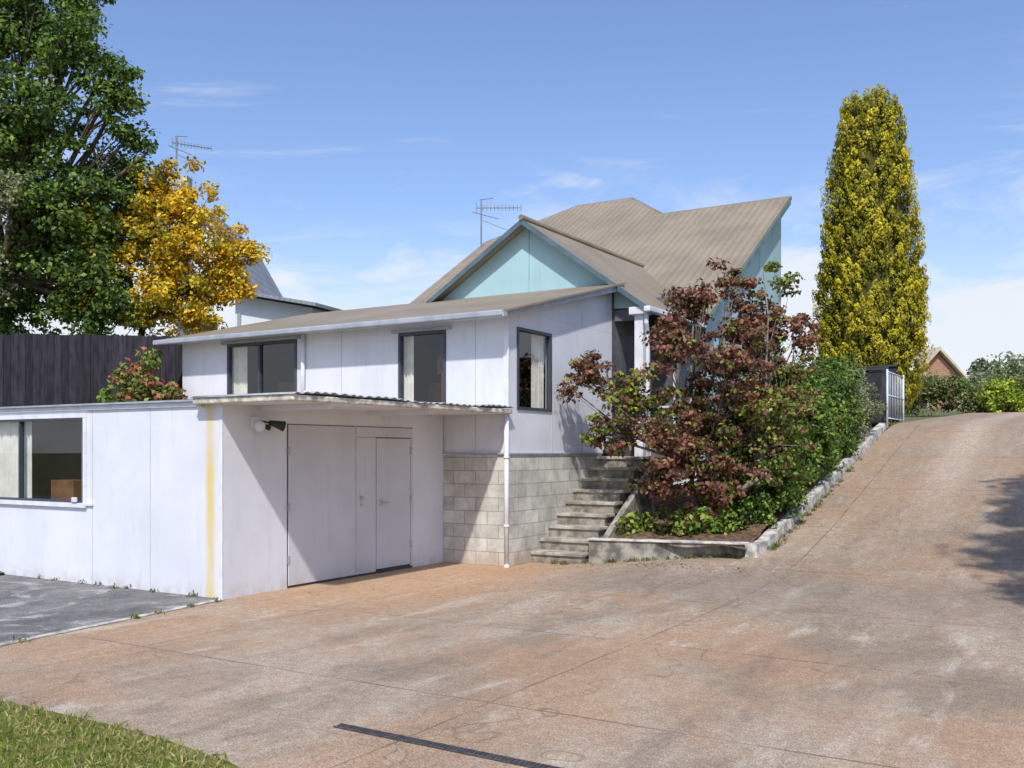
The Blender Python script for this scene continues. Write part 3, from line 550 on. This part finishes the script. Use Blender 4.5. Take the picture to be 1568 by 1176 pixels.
B().prism([(-3.2,0,1),(.75,0,1),(.75,0,7.4),(-.5,0,9.6),(-1.75,0,7.4),(-3.2,0,7.4)],(0,5.9,0)).obj('walls',NW,n2)
b.prism([(-.5,-.3,9.95),(1.1,-.3,7.1),(1.0,-.3,7.0),(-.5,-.3,9.7)],(0,6.5,0)); b.prism([(-.5,-.3,9.95),(-.5,-.3,9.7),(-2.0,-.3,7.0),(-2.1,-.3,7.1)],(0,6.5,0)); b.obj('roof',GREYROOF,n2)
B().box(-1.5,-.95,-.6,-.05,6,10.9).obj('chimney',simple('chimney_blue_grey',(.42,.47,.56)),n2)
B().box(-.9,-.1,-.03,-.001,5,6.2).obj('window',DARK,n2); antenna(n2,-1.4,-.3,9.5,12.3,1.0,1.7)
BRICK=M('brick_red',.9,.2); br=BRICK.n('ShaderNodeTexBrick'); mp=BRICK.n('ShaderNodeMapping'); mp.inputs['Rotation'].default_value=(math.pi/2,0,0); BRICK.put(mp.inputs[0],BRICK.obj); BRICK.put(br.inputs['Vector'],mp.outputs[0]); br.inputs['Scale'].default_value=2
br.inputs['Color1'].default_value=(.42,.20,.11,1); br.inputs['Color2'].default_value=(.32,.16,.10,1); br.inputs['Mortar'].default_value=(.4,.34,.28,1); BRICK.col(br.outputs['Color'])
n3=empty('brick_house',(30.0,70,2.7),0); b=B(); b.box(-6,2.2,0,9,0,4.4); b.obj('walls',BRICK.m,n3)
B().prism([(-.9,-.02,4.4),(2.2,-.02,4.4),(.65,-.02,6.1)],(0,8.9,0)).obj('gable',BRICK.m,n3)
b=B(); b.prism([(-1.3,-.5,4.2),(.65,-.5,6.45),(2.7,-.5,4.2),(2.7,-.5,4.0),(.65,-.5,6.2),(-1.3,-.5,4.0)],(0,10,0)); b.prism([(-6.5,-.6,4.3),(-.3,-.6,4.3),(.5,3,6.3),(-6.5,3,6.3)],(0,.1,-.1)); b.obj('roof',simple('tile_roof',(.55,.47,.36),.8),n3)
b=B(); b.box(-.9,.0,-.08,-.03,1.5,4.0); b.obj('window_trim',TRIM,n3); B().box(-.8,-.1,-.1,-.081,1.6,3.9).obj('window',DARK,n3)
# ---------------------------------------------------------------- background planting
def hedgepts(u0,u1,v,z0,z1,n,d=.6):
    P=[]
    for _ in range(n):
        u=rng.uniform(u0,u1); P.append(W(u,v+rng.uniform(-d,d),z0+(z1-z0+.25*math.sin(u*2.3)+.15*math.sin(u*5))*rng.random()**.6))
    return P
bush('boundary_hedge',hedgepts(1.2,12,31,3.0,4.15,400),55,.11,[(.16,.22,.055),(.10,.15,.04),(.30,.28,.12)],(1,.8,.5),crad=.3)
c=W(5.6,30.2); bush('yellow_green_shrub',lumpy(c[0],c[1],3.55,.9,.6,.65,70,.3),50,.12,[(.38,.46,.05),(.22,.32,.04)],(1,.7),crad=.25)
c=W(4.2,34); bush('background_shrub',lumpy(c[0]+2.0,c[1],3.9,2.2,1.4,1.35,240,.4),50,.14,[(.26,.31,.15),(.18,.23,.10),(.40,.40,.29)],(1,.8,.6),crad=.35)
P=[]
for i in range(16):
    x=36+i*4.2; r=1.8+1.2*rng.random(); P.append(lumpy(x+rng.normal()*1.5,80+rng.normal()*4,5+r*.6,r*1.4,r,r,60,.4))
bush('distant_trees',np.concatenate(P),35,.5,[(.15,.19,.09),(.22,.25,.13),(.10,.13,.07)],(1,.7,.6),crad=.9)
wd=(1,.6,.7); tree('driveway_side_tree',(8.2,8.2,.0),[(6.15,7.5,3.8,.85,wd),(7.1,9.2,4.3,1.0,wd),(7.9,10.6,4.7,1.0,wd),(8.7,11.9,5.1,1.1,wd),(6.8,8.4,5.0,.95,wd),(8.4,9.6,5.2,1.2,wd)],420,45,.16,pg,crad=.42,trunk=.14,nb=60)
# lawn blades
n=22000; x=rng.uniform(-5.2,-.9,n); y=rng.uniform(4.6,7.3,n); k=np.array([inpoly(a,b+.03+.04*math.sin(a*17)+.03*math.sin(a*41)) for a,b in zip(x,y)]); x=x[k];y=y[k]; n=len(x)
C=np.stack([x,y,np.full(n,.04)+rng.random(n)*.015],1); N=rng.normal(size=(n,3)); N[:,2]*=.35
pal=np.array([(.20,.28,.035),(.32,.34,.07),(.42,.38,.16),(.13,.21,.025)]); nz=np.sin(x*5)+np.sin(y*6+x*3); pi_=np.where(rng.random(n)<.30+.12*nz,2,rng.integers(0,4,n)); col=pal[pi_]*(.7+.6*rng.random(n))[:,None]
leafmesh('grass_blades',C,N,.035+.03*rng.random(n),col,LEAF,bpy.data.objects['lawn'],.09,axis=np.array([0,0,1.])+rng.normal(size=(n,3))*.6)
# weeds in cracks along walls and joints
wu=[];wv=[]
for (a0,b0,a1,b1,k) in ((2.1,5.04,4.2,5.52,26),(4.56,5.8,4.56,12,34),(1.25,4.88,1.9,4.9,5),(-3.5,-.04,-.3,-.04,9),(1.75,-14,.1,-.1,30)):
    t=rng.random(k); wu+=list(a0+(a1-a0)*t+rng.normal(size=k)*.015); wv+=list(b0+(b1-b0)*t-abs(rng.normal(size=k))*.02)
wc=np.array([W(a,b,float(H(a,b))+.02) for a,b in zip(wu,wv)]); k=len(wc); idx=np.repeat(np.arange(k),22); C=wc[idx]+rng.normal(size=(len(idx),3))*np.array([.03,.03,.014])
N=rng.normal(size=(len(idx),3)); N[:,2]*=.5
leafmesh('weeds',C,N,.03+.03*rng.random(len(idx)),np.array([(.16,.22,.05),(.26,.26,.09),(.10,.12,.05)])[rng.integers(0,3,len(idx))],LEAF,None,.16,axis=np.tile(np.array([0,0,1.]),(len(idx),1)))
n=150; u=rng.normal(3.3,1.0,n); v=5.0-np.abs(rng.normal(0,.3,n)); ok=(u>1.2)&(u<5.5); u=u[ok];v=v[ok]; n=len(u)
wp=np.array([W(a,b,float(H(a,b))+.012) for a,b in zip(u,v)]); N=rng.normal(size=(n,3))*.25+np.array([0,0,1.])
leafmesh('fallen_leaves',wp,N,.02+.02*rng.random(n),np.array([(.20,.10,.05),(.14,.08,.05),(.28,.19,.07)])[rng.integers(0,3,n)],LEAF,None)
# ---------------------------------------------------------------- light, sky, camera
Ld=Vector((.11,1.92,-2.25)).normalized()
sl=bpy.data.lights.new('sun','SUN'); sl.energy=4.0; sl.angle=math.radians(1.6); sl.color=(1,.965,.91); so=bpy.data.objects.new('sun',sl); S.collection.objects.link(so); so.rotation_euler=Ld.to_track_quat('-Z','Y').to_euler(); so.location=(0,-10,20)
w=bpy.data.worlds.new('World'); S.world=w; w.use_nodes=True; nt=w.node_tree; nt.nodes.clear()
out=nt.nodes.new('ShaderNodeOutputWorld'); bg=nt.nodes.new('ShaderNodeBackground'); sky=nt.nodes.new('ShaderNodeTexSky'); sky.sky_type='NISHITA'; sky.sun_disc=False
sky.sun_elevation=math.asin(-Ld.z); sky.sun_rotation=math.atan2(-Ld.x,-Ld.y); sky.air_density=1.0; sky.dust_density=1.0; sky.ozone_density=1.3
def nn(t): return nt.nodes.new(t)
def lk(a,b): nt.links.new(a,b)
tc=nn('ShaderNodeTexCoord'); sp=nn('ShaderNodeSeparateXYZ'); lk(tc.outputs['Generated'],sp.inputs[0])
def cn(scale,rot,loc,sc,dist,rough):
    mp=nn('ShaderNodeMapping'); mp.inputs['Scale'].default_value=scale; mp.inputs['Rotation'].default_value=rot; mp.inputs['Location'].default_value=loc; lk(tc.outputs['Generated'],mp.inputs[0])
    no=nn('ShaderNodeTexNoise'); no.inputs['Scale'].default_value=sc; no.inputs['Detail'].default_value=10; no.inputs['Roughness'].default_value=rough; no.inputs['Distortion'].default_value=dist; lk(mp.outputs[0],no.inputs['Vector']); return no.outputs[0]
def mr(v,a,b,c,d):
    n=nn('ShaderNodeMapRange'); n.interpolation_type='SMOOTHSTEP'; lk(v,n.inputs[0])
    for i,q in enumerate((a,b,c,d)): n.inputs[i+1].default_value=q
    return n.outputs[0]
def mt(op,a,b,cl=True):
    n=nn('ShaderNodeMath'); n.operation=op; n.use_clamp=cl
    for i,q in enumerate((a,b)):
        if isinstance(q,float): n.inputs[i].default_value=q
        else: lk(q,n.inputs[i])
    return n.outputs[0]
puff=cn((1.5,1.5,3.6),(0,.12,0),(.35,0,.1),4.2,.3,.56); wisp=cn((1.1,1.1,6.0),(0,.38,0),(1.3,.4,.2),2.4,.8,.62)
bias=mr(sp.outputs[2],.10,.34,.17,-.22)
m1=mr(mt('ADD',puff,bias,False),.47,.70,0,1); m2=mt('MULTIPLY',mr(mt('ADD',wisp,mr(sp.outputs[2],.2,.42,.12,-.14),False),.50,.74,0,1),.6)
haze=mr(sp.outputs[2],.02,.26,.55,0)
mask=mt('MULTIPLY',mt('MAXIMUM',mt('MAXIMUM',m1,m2),haze),.95)
mx=nn('ShaderNodeMix'); mx.data_type='RGBA'; lk(mask,mx.inputs[0])
tint=nn('ShaderNodeMix'); tint.data_type='RGBA'; tint.blend_type='MULTIPLY'; tint.inputs[0].default_value=1; lk(sky.outputs[0],tint.inputs[6]); tint.inputs[7].default_value=(1.02,1.06,1.24,1)
lk(tint.outputs[2],mx.inputs[6]); mx.inputs[7].default_value=(5.7,5.95,6.4,1)
lk(mx.outputs[2],bg.inputs[0]); bg.inputs[1].default_value=.15; lk(bg.outputs[0],out.inputs[0])
cd=bpy.data.cameras.new('camera'); cam=bpy.data.objects.new('camera',cd); S.collection.objects.link(cam); cam.location=(0,0,1.7); cam.rotation_euler=(math.pi/2,0,0)
cd.sensor_width=36; cd.lens=34.14; cd.shift_y=.065; cd.clip_end=3000; S.camera=cam
